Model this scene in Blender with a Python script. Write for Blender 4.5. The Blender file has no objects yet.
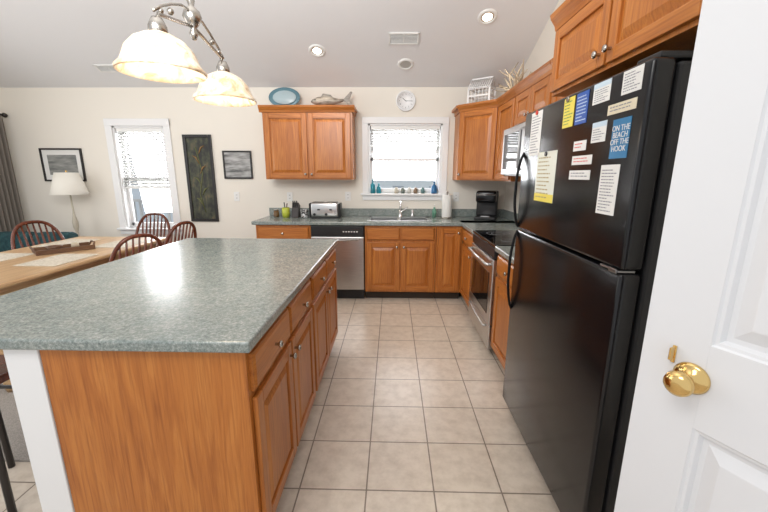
import bpy, bmesh, math, random
from mathutils import Vector, Matrix
random.seed(4)
scene=bpy.context.scene
COL=scene.collection
pi=math.pi
# ------------------------------------------------------------------ materials
def mat(name,col=(.8,.8,.8),rough=.5,metal=0,emit=None,es=0,spec=None,alpha=None,trans=0,coat=0):
    m=bpy.data.materials.new(name); m.use_nodes=True
    b=m.node_tree.nodes['Principled BSDF']
    b.inputs['Base Color'].default_value=(*col,1); b.inputs['Roughness'].default_value=rough
    b.inputs['Metallic'].default_value=metal
    if spec is not None: b.inputs['Specular IOR Level'].default_value=spec
    if emit: b.inputs['Emission Color'].default_value=(*emit,1); b.inputs['Emission Strength'].default_value=es
    if trans: b.inputs['Transmission Weight'].default_value=trans
    if coat: b.inputs['Coat Weight'].default_value=coat; b.inputs['Coat Roughness'].default_value=.1
    return m
def nodes(m): return m.node_tree.nodes,m.node_tree.links,m.node_tree.nodes['Principled BSDF']
def coords(m,scale=(1,1,1),loc=(0,0,0)):
    n,l,b=nodes(m); tc=n.new('ShaderNodeTexCoord'); mp=n.new('ShaderNodeMapping')
    mp.inputs['Scale'].default_value=scale; mp.inputs['Location'].default_value=loc
    l.new(tc.outputs['Object'],mp.inputs['Vector']); return mp.outputs['Vector']
def ramp(m,fac,stops):
    n,l,b=nodes(m); r=n.new('ShaderNodeValToRGB'); e=r.color_ramp.elements
    while len(e)<len(stops): e.new(.5)
    for i,(p,c) in enumerate(stops): e[i].position=p; e[i].color=(*c,1)
    l.new(fac,r.inputs['Fac']); return r.outputs['Color']
def noise(m,vec,scale,detail=4,rough=.5,dist=0):
    n,l,b=nodes(m); t=n.new('ShaderNodeTexNoise'); t.inputs['Scale'].default_value=scale
    t.inputs['Detail'].default_value=detail; t.inputs['Roughness'].default_value=rough; t.inputs['Distortion'].default_value=dist
    l.new(vec,t.inputs['Vector']); return t.outputs['Fac']
def mix(m,a,b_,fac=.5,mode='MIX'):
    n,l,b=nodes(m); x=n.new('ShaderNodeMix'); x.data_type='RGBA'; x.blend_type=mode
    x.inputs[0].default_value=fac
    for s,v in ((x.inputs[6],a),(x.inputs[7],b_)):
        if isinstance(v,tuple): s.default_value=(*v,1)
        else: l.new(v,s)
    return x.outputs[2]
def bump(m,h,strength=.2,dist=.01):
    n,l,b=nodes(m); x=n.new('ShaderNodeBump'); x.inputs['Strength'].default_value=strength; x.inputs['Distance'].default_value=dist
    l.new(h,x.inputs['Height']); l.new(x.outputs['Normal'],b.inputs['Normal'])
def translucent(m,col,fac=.5):
    n,l,b=nodes(m); t=n.new('ShaderNodeBsdfTranslucent'); t.inputs['Color'].default_value=(*col,1)
    x=n.new('ShaderNodeMixShader'); x.inputs[0].default_value=fac
    l.new(b.outputs[0],x.inputs[1]); l.new(t.outputs[0],x.inputs[2]); l.new(x.outputs[0],n['Material Output'].inputs['Surface'])
def oak(name,axis,c1,c2,c3,rough=.35):
    m=mat(name,rough=rough); n,l,b=nodes(m)
    s=[9,9,9]; s[axis]=.9
    v=coords(m,tuple(s))
    f1=noise(m,v,2.2,5,.6,1.2)
    s2=[110,110,110]; s2[axis]=3.5
    v2=coords(m,tuple(s2)); f2=noise(m,v2,1.0,3,.6)
    s3=[26,26,26]; s3[axis]=1.3
    f3=noise(m,coords(m,tuple(s3)),1.6,3,.55,1.5)
    a=ramp(m,f1,[(.3,c2),(.5,c1),(.64,c3)])
    g=ramp(m,f2,[(.36,(.66,.56,.48)),(.52,(1,1,1))])
    k=ramp(m,f3,[(.38,(.74,.65,.56)),(.50,(1,1,1))])
    l.new(mix(m,mix(m,a,g,.65,'MULTIPLY'),k,.35,'MULTIPLY'),b.inputs['Base Color'])
    return m
OC=((.46,.155,.027),(.38,.118,.019),(.52,.192,.038))
OV=oak('oak_vertical_grain',2,*OC)
OH=oak('oak_horizontal_grain',0,*OC)
OAK=[OV,OH]
CHW=oak('chair_wood',2,(.13,.030,.012),(.085,.019,.008),(.17,.042,.017),.25)
TBW=oak('table_wood',1,(.56,.37,.20),(.48,.30,.15),(.64,.44,.26),.3)
TRW=oak('tray_wood',0,(.14,.07,.035),(.09,.04,.02),(.19,.10,.05),.4)
# laminate
LAM=mat('speckled_teal_laminate',rough=.2); n,l,b=nodes(LAM)
v=coords(LAM)
a=ramp(LAM,noise(LAM,v,90,6,.75),[(.34,(.14,.165,.16)),(.5,(.25,.285,.27)),(.66,(.42,.445,.42))])
c=ramp(LAM,noise(LAM,v,16,5,.65),[(.35,(.80,.84,.85)),(.65,(1.10,1.07,1.04))])
d=ramp(LAM,noise(LAM,v,240,2,.5),[(.36,(.66,.67,.67)),(.5,(1,1,1))])
l.new(mix(LAM,mix(LAM,a,c,.85,'MULTIPLY'),d,.5,'MULTIPLY'),b.inputs['Base Color'])
# tile
TILE=mat('ceramic_floor_tile',rough=.3); n,l,b=nodes(TILE)
v=coords(TILE,(1,1,1),(.4201+.312*20,-1.3993+.312*20,0))
bt=n.new('ShaderNodeTexBrick'); bt.offset=0; bt.squash=1
bt.inputs['Scale'].default_value=1; bt.inputs['Brick Width'].default_value=.312; bt.inputs['Row Height'].default_value=.312
bt.inputs['Mortar Size'].default_value=.0038; bt.inputs['Mortar Smooth'].default_value=.15; bt.inputs['Bias'].default_value=0
bt.inputs['Color1'].default_value=(.64,.555,.46,1); bt.inputs['Color2'].default_value=(.68,.595,.50,1); bt.inputs['Mortar'].default_value=(.25,.20,.155,1)
l.new(v,bt.inputs['Vector'])
g=ramp(TILE,noise(TILE,v,14,6,.65),[(.3,(.81,.78,.75)),(.6,(1.05,1.05,1.05))])
l.new(mix(TILE,bt.outputs['Color'],g,.85,'MULTIPLY'),b.inputs['Base Color'])
inv=n.new('ShaderNodeMath'); inv.operation='SUBTRACT'; inv.inputs[0].default_value=1; l.new(bt.outputs['Fac'],inv.inputs[1])
bump(TILE,inv.outputs[0],.4,.003)
WALL=mat('cream_wall_paint',(.80,.755,.675),.8)
n,l,b=nodes(WALL); bump(WALL,noise(WALL,coords(WALL),120,3),.08,.004)
CEIL=mat('white_ceiling_paint',(.77,.77,.78),.9)
n,l,b=nodes(CEIL); bump(CEIL,noise(CEIL,coords(CEIL),90,4),.15,.006)
TRIM=mat('white_trim_paint',(.80,.80,.80),.4)
DOORW=mat('white_door_paint',(.72,.725,.74),.35)
CARPET=mat('beige_carpet',(.42,.38,.34),1); n,l,b=nodes(CARPET)
l.new(ramp(CARPET,noise(CARPET,coords(CARPET),260,3),[(.3,(.20,.18,.16)),(.7,(.42,.38,.34))]),b.inputs['Base Color'])
BLK=mat('gloss_black_enamel',(.005,.005,.006),.18,spec=.4)
n,l,b=nodes(BLK); bump(BLK,noise(BLK,coords(BLK),260,2),.05,.001)
BLKM=mat('matte_black_plastic',(.010,.010,.011),.42)
BLKH=mat('black_handle_plastic',(.006,.006,.007),.5,spec=.2)
BLKG=mat('black_glass',(.004,.004,.005),.05)
STL=mat('brushed_stainless',(.60,.60,.60),.28,1); n,l,b=nodes(STL)
l.new(ramp(STL,noise(STL,coords(STL,(2,2,200)),3,2),[(.3,(.50,.50,.50)),(.7,(.66,.66,.66))]),b.inputs['Base Color'])
CHR=mat('polished_chrome',(.8,.8,.82),.08,1)
NIK=mat('brushed_nickel',(.45,.42,.38),.25,1)
HNG=mat('dark_hinge_metal',(.30,.30,.30),.35,1)
BRS=mat('polished_brass',(.72,.50,.20),.15,1)
WPL=mat('white_plastic',(.80,.80,.78),.35)
PAPER=mat('white_paper',(.76,.75,.72),.7)
INK=mat('grey_ink',(.22,.22,.25),.7); DINK=mat('dark_ink',(.03,.03,.03),.6); RINK=mat('red_ink',(.6,.06,.04),.6)
YEL=mat('yellow_paper',(.75,.62,.10),.6); BLU=mat('blue_card',(.02,.09,.38),.4); LBL=mat('light_blue_card',(.015,.17,.36),.4)
GLS=mat('window_glass',(1,1,1),0,trans=1,spec=.5); GLS.node_tree.nodes['Principled BSDF'].inputs['IOR'].default_value=1.01
TEAL=mat('teal_fabric',(.03,.16,.17),.9)
n,l,b=nodes(TEAL); l.new(ramp(TEAL,noise(TEAL,coords(TEAL),30,3),[(.3,(.006,.032,.04)),(.7,(.022,.075,.08))]),b.inputs['Base Color'])
TURQ=mat('turquoise_glass',(.02,.30,.38),.08,trans=.4)
CURT=mat('taupe_curtain',(.20,.175,.15),.9)
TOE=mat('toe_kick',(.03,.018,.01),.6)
# ------------------------------------------------------------------ mesh builder
class MB:
    def __init__(s): s.bm=bmesh.new()
    def add(s,t,m=0,smooth=False):
        for f in t.faces: f.material_index=m; f.smooth=smooth
        me=bpy.data.meshes.new('tmp'); t.to_mesh(me); t.free(); s.bm.from_mesh(me); bpy.data.meshes.remove(me); return s
    def box(s,x0,x1,y0,y1,z0,z1,m=0,bev=0,seg=2,M=None):
        t=bmesh.new()
        vs=[t.verts.new((x,y,z)) for z in (z0,z1) for y in (y0,y1) for x in (x0,x1)]
        for f in ((0,2,3,1),(4,5,7,6),(0,1,5,4),(2,6,7,3),(0,4,6,2),(1,3,7,5)): t.faces.new([vs[i] for i in f])
        if bev: bmesh.ops.bevel(t,geom=list(t.edges),offset=bev,segments=seg,affect='EDGES',profile=.5)
        if M: t.transform(M)
        return s.add(t,m,seg>3)
    def prism(s,pts,z0,z1,m=0,bev=0,axis='z'):
        t=bmesh.new()
        def P(a,b,c): return (a,b,c) if axis=='z' else ((c,a,b) if axis=='x' else (a,c,b))
        A=[t.verts.new(P(x,y,z0)) for x,y in pts]; B=[t.verts.new(P(x,y,z1)) for x,y in pts]
        t.faces.new(A[::-1]); t.faces.new(B)
        for i in range(len(pts)): j=(i+1)%len(pts); t.faces.new((A[i],A[j],B[j],B[i]))
        bmesh.ops.recalc_face_normals(t,faces=t.faces)
        if bev: bmesh.ops.bevel(t,geom=list(t.edges),offset=bev,segments=2,affect='EDGES')
        return s.add(t,m)
    def lathe(s,prof,c=(0,0,0),m=0,seg=24,M=None,sx=1,sy=1):
        t=bmesh.new(); rings=[]
        for r,z in prof:
            rings.append([t.verts.new((max(r,1e-5)*math.cos(2*pi*i/seg)*sx,max(r,1e-5)*math.sin(2*pi*i/seg)*sy,z)) for i in range(seg)])
        for a,b_ in zip(rings,rings[1:]):
            for i in range(seg): j=(i+1)%seg; t.faces.new((a[i],a[j],b_[j],b_[i]))
        bmesh.ops.remove_doubles(t,verts=t.verts,dist=3e-5)
        bmesh.ops.recalc_face_normals(t,faces=t.faces)
        if M: t.transform(M)
        t.transform(Matrix.Translation(c)); return s.add(t,m,True)
    def cyl(s,c,r,h,m=0,axis='z',seg=24,r2=None):
        M={'z':Matrix(),'x':Matrix.Rotation(pi/2,4,'Y'),'y':Matrix.Rotation(-pi/2,4,'X')}[axis]
        r2=r if r2 is None else r2
        t=bmesh.new(); bmesh.ops.create_cone(t,cap_ends=True,segments=seg,radius1=r,radius2=r2,depth=h)
        t.transform(Matrix.Translation((0,0,h/2))); t.transform(M); t.transform(Matrix.Translation(c))
        for f in t.faces: f.material_index=m; f.smooth=len(f.verts)==4
        me=bpy.data.meshes.new('tmp'); t.to_mesh(me); t.free(); s.bm.from_mesh(me); bpy.data.meshes.remove(me); return s
    def tube(s,pts,r,m=0,n=10,closed=False):
        t=bmesh.new(); pts=[Vector(p) for p in pts]; N=len(pts)
        rs=r if isinstance(r,(list,tuple)) else [r]*N
        rings=[]; up=None
        for i,p in enumerate(pts):
            a=pts[(i-1)%N] if (i>0 or closed) else p; b_=pts[(i+1)%N] if (i<N-1 or closed) else p
            d=(b_-a).normalized()
            if up is None: up=d.orthogonal().normalized()
            else: up=(up-d*up.dot(d)).normalized()
            w=d.cross(up)
            rings.append([t.verts.new(p+(up*math.cos(2*pi*k/n)+w*math.sin(2*pi*k/n))*rs[i]) for k in range(n)])
        L=list(zip(rings,rings[1:]))
        if closed: L.append((rings[-1],rings[0]))
        for a,b_ in L:
            for k in range(n): j=(k+1)%n; t.faces.new((a[k],a[j],b_[j],b_[k]))
        if not closed: t.faces.new(rings[0][::-1]); t.faces.new(rings[-1])
        bmesh.ops.recalc_face_normals(t,faces=t.faces)
        return s.add(t,m,True)
    def ball(s,c,r,m=0,sc=(1,1,1),M=None):
        t=bmesh.new(); bmesh.ops.create_uvsphere(t,u_segments=20,v_segments=12,radius=r)
        t.transform(Matrix.Diagonal((*sc,1)))
        if M: t.transform(M)
        t.transform(Matrix.Translation(c)); return s.add(t,m,True)
    def raised(s,x0,x1,z0,z1,ylow,yhigh,bw=.03,m=0):
        t=bmesh.new()
        def ring(i,y): return [t.verts.new(p) for p in ((x0+i,y,z0+i),(x1-i,y,z0+i),(x1-i,y,z1-i),(x0+i,y,z1-i))]
        bw=min(bw,(x1-x0)*.4,(z1-z0)*.4)
        R=[ring(0,ylow),ring(bw*.12,ylow),ring(bw,yhigh),ring(bw*1.12,yhigh)]
        for a,b_ in zip(R,R[1:]):
            for i in range(4): j=(i+1)%4; t.faces.new((a[i],a[j],b_[j],b_[i]))
        t.faces.new(R[-1]); return s.add(t,m)
    def rings(s,x0,x1,z0,z1,prof,m=0):
        """moulded rectangular panel: prof = [(inset,y),...]"""
        t=bmesh.new()
        def ring(i,y): return [t.verts.new(p) for p in ((x0+i,y,z0+i),(x1-i,y,z0+i),(x1-i,y,z1-i),(x0+i,y,z1-i))]
        R=[ring(*p) for p in prof]
        for a,b_ in zip(R,R[1:]):
            for i in range(4): j=(i+1)%4; t.faces.new((a[i],a[j],b_[j],b_[i]))
        t.faces.new(R[-1]); return s.add(t,m)
    def obj(s,name,mats,parent=None,loc=(0,0,0),rot=(0,0,0),**kw):
        me=bpy.data.meshes.new(name); s.bm.to_mesh(me); s.bm.free()
        for m in (mats if isinstance(mats,list) else [mats]): me.materials.append(m)
        o=bpy.data.objects.new(name,me); COL.objects.link(o); o.location=loc; o.rotation_euler=rot
        if parent: o.parent=parent
        for k,v_ in kw.items(): o[k]=v_
        return o
def thing(name,label,cat,loc=(0,0,0),rz=0,**kw):
    e=bpy.data.objects.new(name,None); COL.objects.link(e); e.empty_display_size=.1
    e.location=loc; e.rotation_euler=(0,0,rz); e['label']=label; e['category']=cat
    for k,v_ in kw.items(): e[k]=v_
    return e
def single(mb,name,mats,label,cat,loc=(0,0,0),rz=0,**kw):
    return mb.obj(name,mats,None,loc,(0,0,rz),label=label,category=cat,**kw)
def struct(mb,name,mats,**kw): return mb.obj(name,mats,kind='structure',**kw)
def copy_thing(e,loc,rz,label=None):
    c=e.copy(); COL.objects.link(c); c.location=loc; c.rotation_euler=(0,0,rz)
    if label: c['label']=label
    def rec(src,dst):
        for ch in list(src.children):
            k=ch.copy(); COL.objects.link(k); k.parent=dst; rec(ch,k)
    rec(e,c); return c
def text(body,size,material,parent,loc,rot=(pi/2,0,0),name='lettering',align='CENTER',ext=.0004):
    cu=bpy.data.curves.new('t','FONT'); cu.body=body; cu.size=size; cu.align_x=align; cu.align_y='CENTER'; cu.extrude=ext; cu.space_line=.85
    o=bpy.data.objects.new('t',cu); COL.objects.link(o)
    bpy.context.view_layer.update()
    me=bpy.data.meshes.new_from_object(o.evaluated_get(bpy.context.evaluated_depsgraph_get()))
    bpy.data.objects.remove(o); me.materials.clear(); me.materials.append(material)
    q=bpy.data.objects.new(name,me); COL.objects.link(q); q.parent=parent; q.location=loc; q.rotation_euler=rot
    return q
# ------------------------------------------------------------------ camera
f,th,psi,roll,H=362.26,.2204,.0221,.0040,1.4263
F=Vector((-math.sin(psi)*math.cos(th),math.cos(psi)*math.cos(th),-math.sin(th)))
R=Vector((math.cos(psi),math.sin(psi),0)); U=R.cross(F)
R2=R*math.cos(roll)+U*math.sin(roll); U2=U*math.cos(roll)-R*math.sin(roll)
cd=bpy.data.cameras.new('camera'); cam=bpy.data.objects.new('camera',cd); COL.objects.link(cam)
cam.matrix_world=Matrix(((R2.x,U2.x,-F.x,0),(R2.y,U2.y,-F.y,0),(R2.z,U2.z,-F.z,H),(0,0,0,1)))
cd.sensor_width=36; cd.lens=f/768*36; cd.clip_start=.02; scene.camera=cam
# ------------------------------------------------------------------ room
YB=4.626; XR=1.41; XL=-4.85; SL=.41; CH=2.44; YR=.2
def cz(y): return CH+SL*(YB-y)
W1=(-.30,.60,1.20,2.03)   # kitchen window opening
W2=(-3.46,-2.82,.74,2.00) # dining window opening
m=MB(); T=.14
xs=[XL-.1,W2[0],W2[1],W1[0],W1[1],XR+.12]
m.box(xs[0],xs[1],YB,YB+T,0,CH+.05); m.box(xs[2],xs[3],YB,YB+T,0,CH+.05); m.box(xs[4],xs[5],YB,YB+T,0,CH+.05)
for w in (W1,W2): m.box(w[0],w[1],YB,YB+T,0,w[2]); m.box(w[0],w[1],YB,YB+T,w[3],CH+.05)
struct(m,'wall_back',WALL)
gable=[(-.6,0),(YB,0),(YB,CH+.05),(YR,cz(YR)+.05),(-.6,cz(YR)+.05)]
struct(MB().prism(gable,XR,XR+.12,axis='x'),'wall_right',WALL)
struct(MB().prism([(1.5,0)]+gable[1:3]+[(1.5,cz(1.5)+.05)],XL-.1,XL,axis='x'),'wall_left',WALL)
struct(MB().box(XL-.1,XR+.12,-1.2,YB+T,-.1,0),'floor',TILE)
m=MB(); m.prism([(YB+T,CH-SL*T),(YR,cz(YR)),(YR,cz(YR)+.08),(YB+T,CH-SL*T+.08)],XL-.1,XR+.12,axis='x'); struct(m,'ceiling',CEIL)
single(MB().prism([(XL,1.52),(-1.28,1.52),(-1.28,2.88),(-1.60,2.88),(-1.60,YB-.02),(XL,YB-.02)],0.0,.010),'carpet',CARPET,'grey beige looped carpet beneath the dining table','carpet',kind='stuff')
struct(MB().box(XL,-1.56,YB-.015,YB,0.0,.10,bev=.004),'baseboard_back',TRIM)
struct(MB().box(XL,XL+.015,1.6,YB-.02,.0,.10,bev=.004),'baseboard_left',TRIM)
struct(MB().box(.90,XR,.93,1.0,0,2.5),'wall_alcove',WALL)
def window(name,w,cas):
    x0,x1,z0,z1=w; m=MB()
    for a,b_,c,d in ((x0-cas,x0,z0-.02,z1+cas),(x1,x1+cas,z0-.02,z1+cas)): m.box(a,b_,YB-.02,YB,c,d,bev=.004)
    m.box(x0-cas,x1+cas,YB-.022,YB,z1,z1+cas,bev=.004)
    m.box(x0-cas-.02,x1+cas+.02,YB-.055,YB+.05,z0-.025,z0,bev=.004)
    m.box(x0-cas,x1+cas,YB-.018,YB,z0-.085,z0-.025,bev=.003)
    for a,b_ in ((x0,x0+.02),(x1-.02,x1)): m.box(a,b_,YB,YB+T,z0,z1)
    m.box(x0,x1,YB,YB+T,z1-.02,z1); m.box(x0,x1,YB+.05,YB+T,z0,z0+.02)
    zm=(z0+z1)/2
    for (a,b_,y) in ((z0+.02,zm+.02,YB+.07),(zm-.02,z1-.02,YB+.10)):
        for p,q in ((x0+.02,x0+.055),(x1-.055,x1-.02)): m.box(p,q,y,y+.03,a,b_,bev=.003)
        m.box(x0+.02,x1-.02,y,y+.03,a,a+.04,bev=.003); m.box(x0+.02,x1-.02,y,y+.03,b_-.04,b_,bev=.003)
    o=struct(m,name,TRIM)
    g=MB(); g.box(x0+.05,x1-.05,YB+.083,YB+.086,z0+.05,zm-.01); g.box(x0+.05,x1-.05,YB+.113,YB+.116,zm+.01,z1-.05)
    g.obj('glass_pane',GLS,o)
    return o
window('window_1',W1,.075); window('window_2',W2,.085)
SLAT=mat('blind_slat_vinyl',(.68,.68,.67),.5); translucent(SLAT,(.62,.62,.60),.45)
def blind(w,zb,lab,pitch=.034,gather=0):
    x0,x1,z0,z1=w; e=thing('window_blind',lab,'blind',((x0+x1)/2,YB+.04,z1-.02)); hw=(x1-x0)/2-.03
    MB().box(-hw,hw,-.028,.028,-.045,0,bev=.004).obj('head_rail',WPL,e)
    m=MB(); z=-.06; zend=zb-(z1-.02)
    while z>zend+.02+gather:
        m.box(-hw,hw,-.024,.024,-.0012,.0012,M=Matrix.Translation((0,0,z))@Matrix.Rotation(.55,4,'X')); z-=pitch
    z=zend+.02
    while z<zend+.02+gather:
        m.box(-hw,hw,-.024,.024,z-.002,z+.002); z+=.009
    for x in (-hw*.6,hw*.6): m.box(x-.0015,x+.0015,-.026,-.024,zend,-.04)
    m.obj('slats',SLAT,e)
    MB().box(-hw,hw,-.024,.024,zend-.01,zend+.012,bev=.003).obj('bottom_rail',WPL,e)
blind(W1,1.70,'white horizontal slat blind partly raised in kitchen window',.030,.05)
blind(W2,1.25,'white horizontal slat blind half lowered in dining window',.036)
ca=-math.atan(SL)
def oncl(x,y): return (x,y,cz(y))
EM=mat('lamp_lens',(1,1,1),.4,emit=(1,.93,.8),es=5)
for (x,y,on) in ((-.784,4.07,1),(.845,3.688,1),(.132,4.26,0)):
    e=thing('recessed_light','round white recessed can light set in sloped ceiling','light',oncl(x,y),group='recessed ceiling lights'); e.rotation_euler=(ca,0,0)
    MB().lathe([(.058,-.004),(.062,-.012),(.078,-.012),(.088,-.002),(.088,.003),(.058,.003)],seg=32).obj('trim_ring',WPL,e)
    MB().cyl((0,0,-.006),.058 if not on else .045,.006).obj('lens',EM if on else mat('frosted_lens_off',(.45,.43,.4),.6),e)
    if on: MB().lathe([(.045,-.005),(.058,-.005),(.058,0),(.045,0)],seg=32).obj('reflector',mat('amber_reflector',(.55,.42,.28),.4),e)
for x,y,w_,h_ in ((.099,3.92,.30,.15),(-3.15,4.305,.28,.12)):
    m=MB(); m.box(-w_/2,w_/2,-h_/2,-h_/2+.018,-.012,0,bev=.002); m.box(-w_/2,w_/2,h_/2-.018,h_/2,-.012,0,bev=.002)
    m.box(-w_/2,-w_/2+.018,-h_/2,h_/2,-.012,0,bev=.002); m.box(w_/2-.018,w_/2,-h_/2,h_/2,-.012,0,bev=.002)
    m.box(-.004,.004,-h_/2,h_/2,-.01,0)
    k=-h_/2+.03
    while k<h_/2-.02: m.box(-w_/2+.01,w_/2-.01,k,k+.003,-.010,-.001,1); k+=.016
    m.box(-w_/2+.01,w_/2-.01,-h_/2+.01,h_/2-.01,-.0012,-.0002,2)
    o=single(m,'air_vent',[WPL,WPL,BLKM],'white louvered air register in the ceiling','vent',oncl(x,y)); o.rotation_euler=(ca,0,0)
# ------------------------------------------------------------------ cabinets
def knob(parent,x,z,y=-.019):
    MB().lathe([(.006,0),(.006,.012),(.013,.018),(.0145,.024),(.011,.029),(0,.031)],M=Matrix.Rotation(pi/2,4,'X'),seg=16).obj('knob',NIK,parent,(x,y,z))
def cdoor(parent,x0,x1,z0,z1,kx=None,kz=None,y=0,fr=.055,name='door'):
    m=MB(); w=x1-x0;h=z1-z0; t=.019
    m.box(0,fr,-t,0,0,h,0,.004); m.box(w-fr,w,-t,0,0,h,0,.004)
    m.box(fr,w-fr,-t+.0005,0,0,fr,1,.003); m.box(fr,w-fr,-t+.0005,0,h-fr,h,1,.003)
    m.box(fr-.01,w-fr+.01,-.006,0,fr-.01,h-fr+.01,0)
    m.raised(fr+.004,w-fr-.004,fr+.004,h-fr-.004,-.0065,-.018,.034,0)
    o=m.obj(name,OAK,parent,(x0,y,z0))
    if kx is not None: knob(o,kx-x0,kz-z0)
    return o
def cdrawer(parent,x0,x1,z0,z1,k=True,y=0):
    m=MB(); w=x1-x0;h=z1-z0
    m.box(0,w,-.012,0,0,h,0); m.raised(0,w,0,h,-.012,-.019,.012,0)
    o=m.obj('drawer',[OH],parent,(x0,y,z0))
    if k: knob(o,w/2,h/2)
def base(label,loc,rz,W,cols,D=.60,drawer=True,knobs=True,toe=.10,hollow=False):
    e=thing('base_cabinet',label,'cabinet',loc,rz)
    m=MB()
    if hollow:
        m.box(0,.018,0,D,toe,.874); m.box(W-.018,W,0,D,toe,.874); m.box(.018,W-.018,0,.02,toe,.874)
        m.box(.018,W-.018,D-.01,D,toe,.874); m.box(.018,W-.018,.02,D-.01,toe,toe+.018)
    else: m.box(0,W,.0,D,toe,.874,0)
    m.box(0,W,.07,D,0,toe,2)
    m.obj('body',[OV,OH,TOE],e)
    g=.009; cw=W/cols
    for i in range(cols):
        a=i*cw+(.022 if i==0 else g); b_=(i+1)*cw-(.022 if i==cols-1 else g)
        top=.850
        if drawer: cdrawer(e,a,b_,.712,.850,knobs); top=.685
        left=(i%2==0)
        kx=(b_-.03 if left else a+.03); cdoor(e,a,b_,toe+.02,top,kx,top-.05)
    return e
def crown(m,W,D,z,left=True,right=True):
    l=-.03 if left else 0; r=W+.03 if right else W
    m.prism([(-.001,z-.012),(-.012,z-.012),(-.018,z+.01),(-.04,z+.04),(-.045,z+.06),(-.001,z+.06)],l,r,axis='x')
    if left: m.box(-.03,0,-.001,D,z+.03,z+.06,bev=.003); m.box(-.012,0,-.001,D,z-.012,z+.03)
    if right: m.box(W,W+.03,-.001,D,z+.03,z+.06,bev=.003); m.box(W,W+.012,-.001,D,z-.012,z+.03)
def upper(label,loc,rz,W,cols,z0,z1,D=.315,lr=(False,False),fr=.055,kn=True):
    e=thing('wall_cabinet',label,'cabinet',(loc[0],loc[1],z0),rz)
    MB().box(0,W,0,D,0,z1-z0,0,.001).obj('body',OAK,e)
    m=MB(); crown(m,W,D,z1-z0,*lr); m.obj('crown_molding',[OH],e)
    cw=W/cols
    for i in range(cols):
        a=i*cw+(.022 if i==0 else .009); b_=(i+1)*cw-(.022 if i==cols-1 else .009)
        kx=(b_-.028) if i%2==0 else a+.028
        cdoor(e,a,b_,.015,z1-z0-.02,kx,.06,fr=fr)
    return e
FY=4.02
base('honey oak base cabinet with drawer under counter beside dishwasher',(-1.535,FY,0),0,.62,1)
base('honey oak sink base cabinet with two doors and false fronts',(-.305,FY,0),0,.80,2,knobs=False,hollow=True)
base('narrow honey oak base cabinet beside the sink base',(.50,FY,0),0,.29,1,drawer=False)
RF=.80; RY=3.432
base('honey oak corner base cabinet beside the stove',(RF,4.01,0),-pi/2,.57,1,D=.605)
base('honey oak base cabinet between stove and refrigerator',(RF,2.665,0),-pi/2,.61,1,D=.605)
IX=-.47; IY=1.060; IW=(2.875-IY)/2-.001
base('honey oak island cabinet with drawers above paired doors',(IX,IY,0),pi/2,IW,2,D=.677)
base('honey oak island cabinet section at the sink end',(IX,IY+IW+.002,0),pi/2,IW,2,D=.677)
single(MB().box(-1.265,-1.150,IY-.005,2.872,0,.874,bev=.003),'island_back_panel',TRIM,'white painted knee wall supporting the island worktop','panel')
def slab(m,x0,x1,y0,y1,z0=.8755,z1=.915): m.box(x0,x1,y0,y1,z0,z1,0,.008,3)
m=MB(); slab(m,-1.68,-.443,1.032,2.903); single(m,'island_worktop',LAM,'speckled teal grey laminate worktop on the kitchen island','worktop')
m=MB(); cy0=3.985
SX=(-.27,.43,4.12,4.50)
slab(m,-1.57,SX[0],cy0,YB-.002); slab(m,SX[1],XR-.002,cy0,YB-.002)
m.box(SX[0]-.01,SX[1]+.01,cy0,SX[2],.8755,.915,0,.006); m.box(SX[0]-.01,SX[1]+.01,SX[3],YB-.002,.8755,.915)
slab(m,RF-.035,XR-.002,RY+.008,4.2)
wt=m.obj('perimeter_worktop',LAM,None,label='speckled teal grey laminate worktop with low backsplash around sink',category='worktop')
m=MB(); m.box(-1.57,XR-.002,YB-.022,YB-.002,.915,1.01,0,.004); m.box(XR-.022,XR-.002,RY+.008,YB-.024,.915,1.01,0,.004)
m.obj('backsplash',LAM,wt)
m=MB(); slab(m,RF-.035,XR-.002,2.06,2.665); m.box(XR-.022,XR-.002,2.06,2.665,.912,1.01,0,.004)
single(m,'stove_side_worktop',LAM,'short speckled teal laminate worktop between stove and refrigerator','worktop')
upper('honey oak wall cabinet with two raised panel doors beside window',(-1.479,YB-.317,0),0,1.02,2,1.37,2.12,lr=(True,True))
P0=(.745,YB-.317);P1=(1.09,3.96)
e=thing('corner_wall_cabinet','honey oak diagonal corner wall cabinet with single door','cabinet',(0,0,1.37))
MB().prism([P0,(.745,YB-.002),(XR-.002,YB-.002),(XR-.002,3.96),P1],0,.75,0).obj('body',OAK,e)
ln=math.hypot(P1[0]-P0[0],P1[1]-P0[1]); an=math.atan2(P1[1]-P0[1],P1[0]-P0[0])
d=cdoor(e,0,ln-.04,0,.72,.03,.05); d.location=(P0[0]+.02*math.cos(an),P0[1]+.02*math.sin(an),.015); d.rotation_euler=(0,0,an)
m=MB(); crown(m,ln,.2,.75,False,False); o=m.obj('crown_molding',[OH],e,(P0[0],P0[1],0),(0,0,an))
m=MB(); m.box(.70,.745,YB-.33,YB-.002,.78,.81,0,.003); m.box(.733,.745,YB-.317,YB-.002,.738,.78); m.obj('crown_molding',[OH],e)
UF=XR-.32
upper('honey oak wall cabinet with single door beside the microwave',(UF,3.955,0),-pi/2,.515,1,1.37,2.12,D=.318)
upper('short honey oak wall cabinet above the microwave',(UF,3.435,0),-pi/2,.76,2,1.84,2.12,D=.318)
upper('honey oak wall cabinet between microwave and refrigerator',(UF,2.67,0),-pi/2,.605,2,1.37,2.12,D=.318)
upper('deep honey oak wall cabinet mounted above the refrigerator',(.83,2.06,0),-pi/2,1.03,2,1.83,2.15,D=.578,fr=.05)
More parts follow.
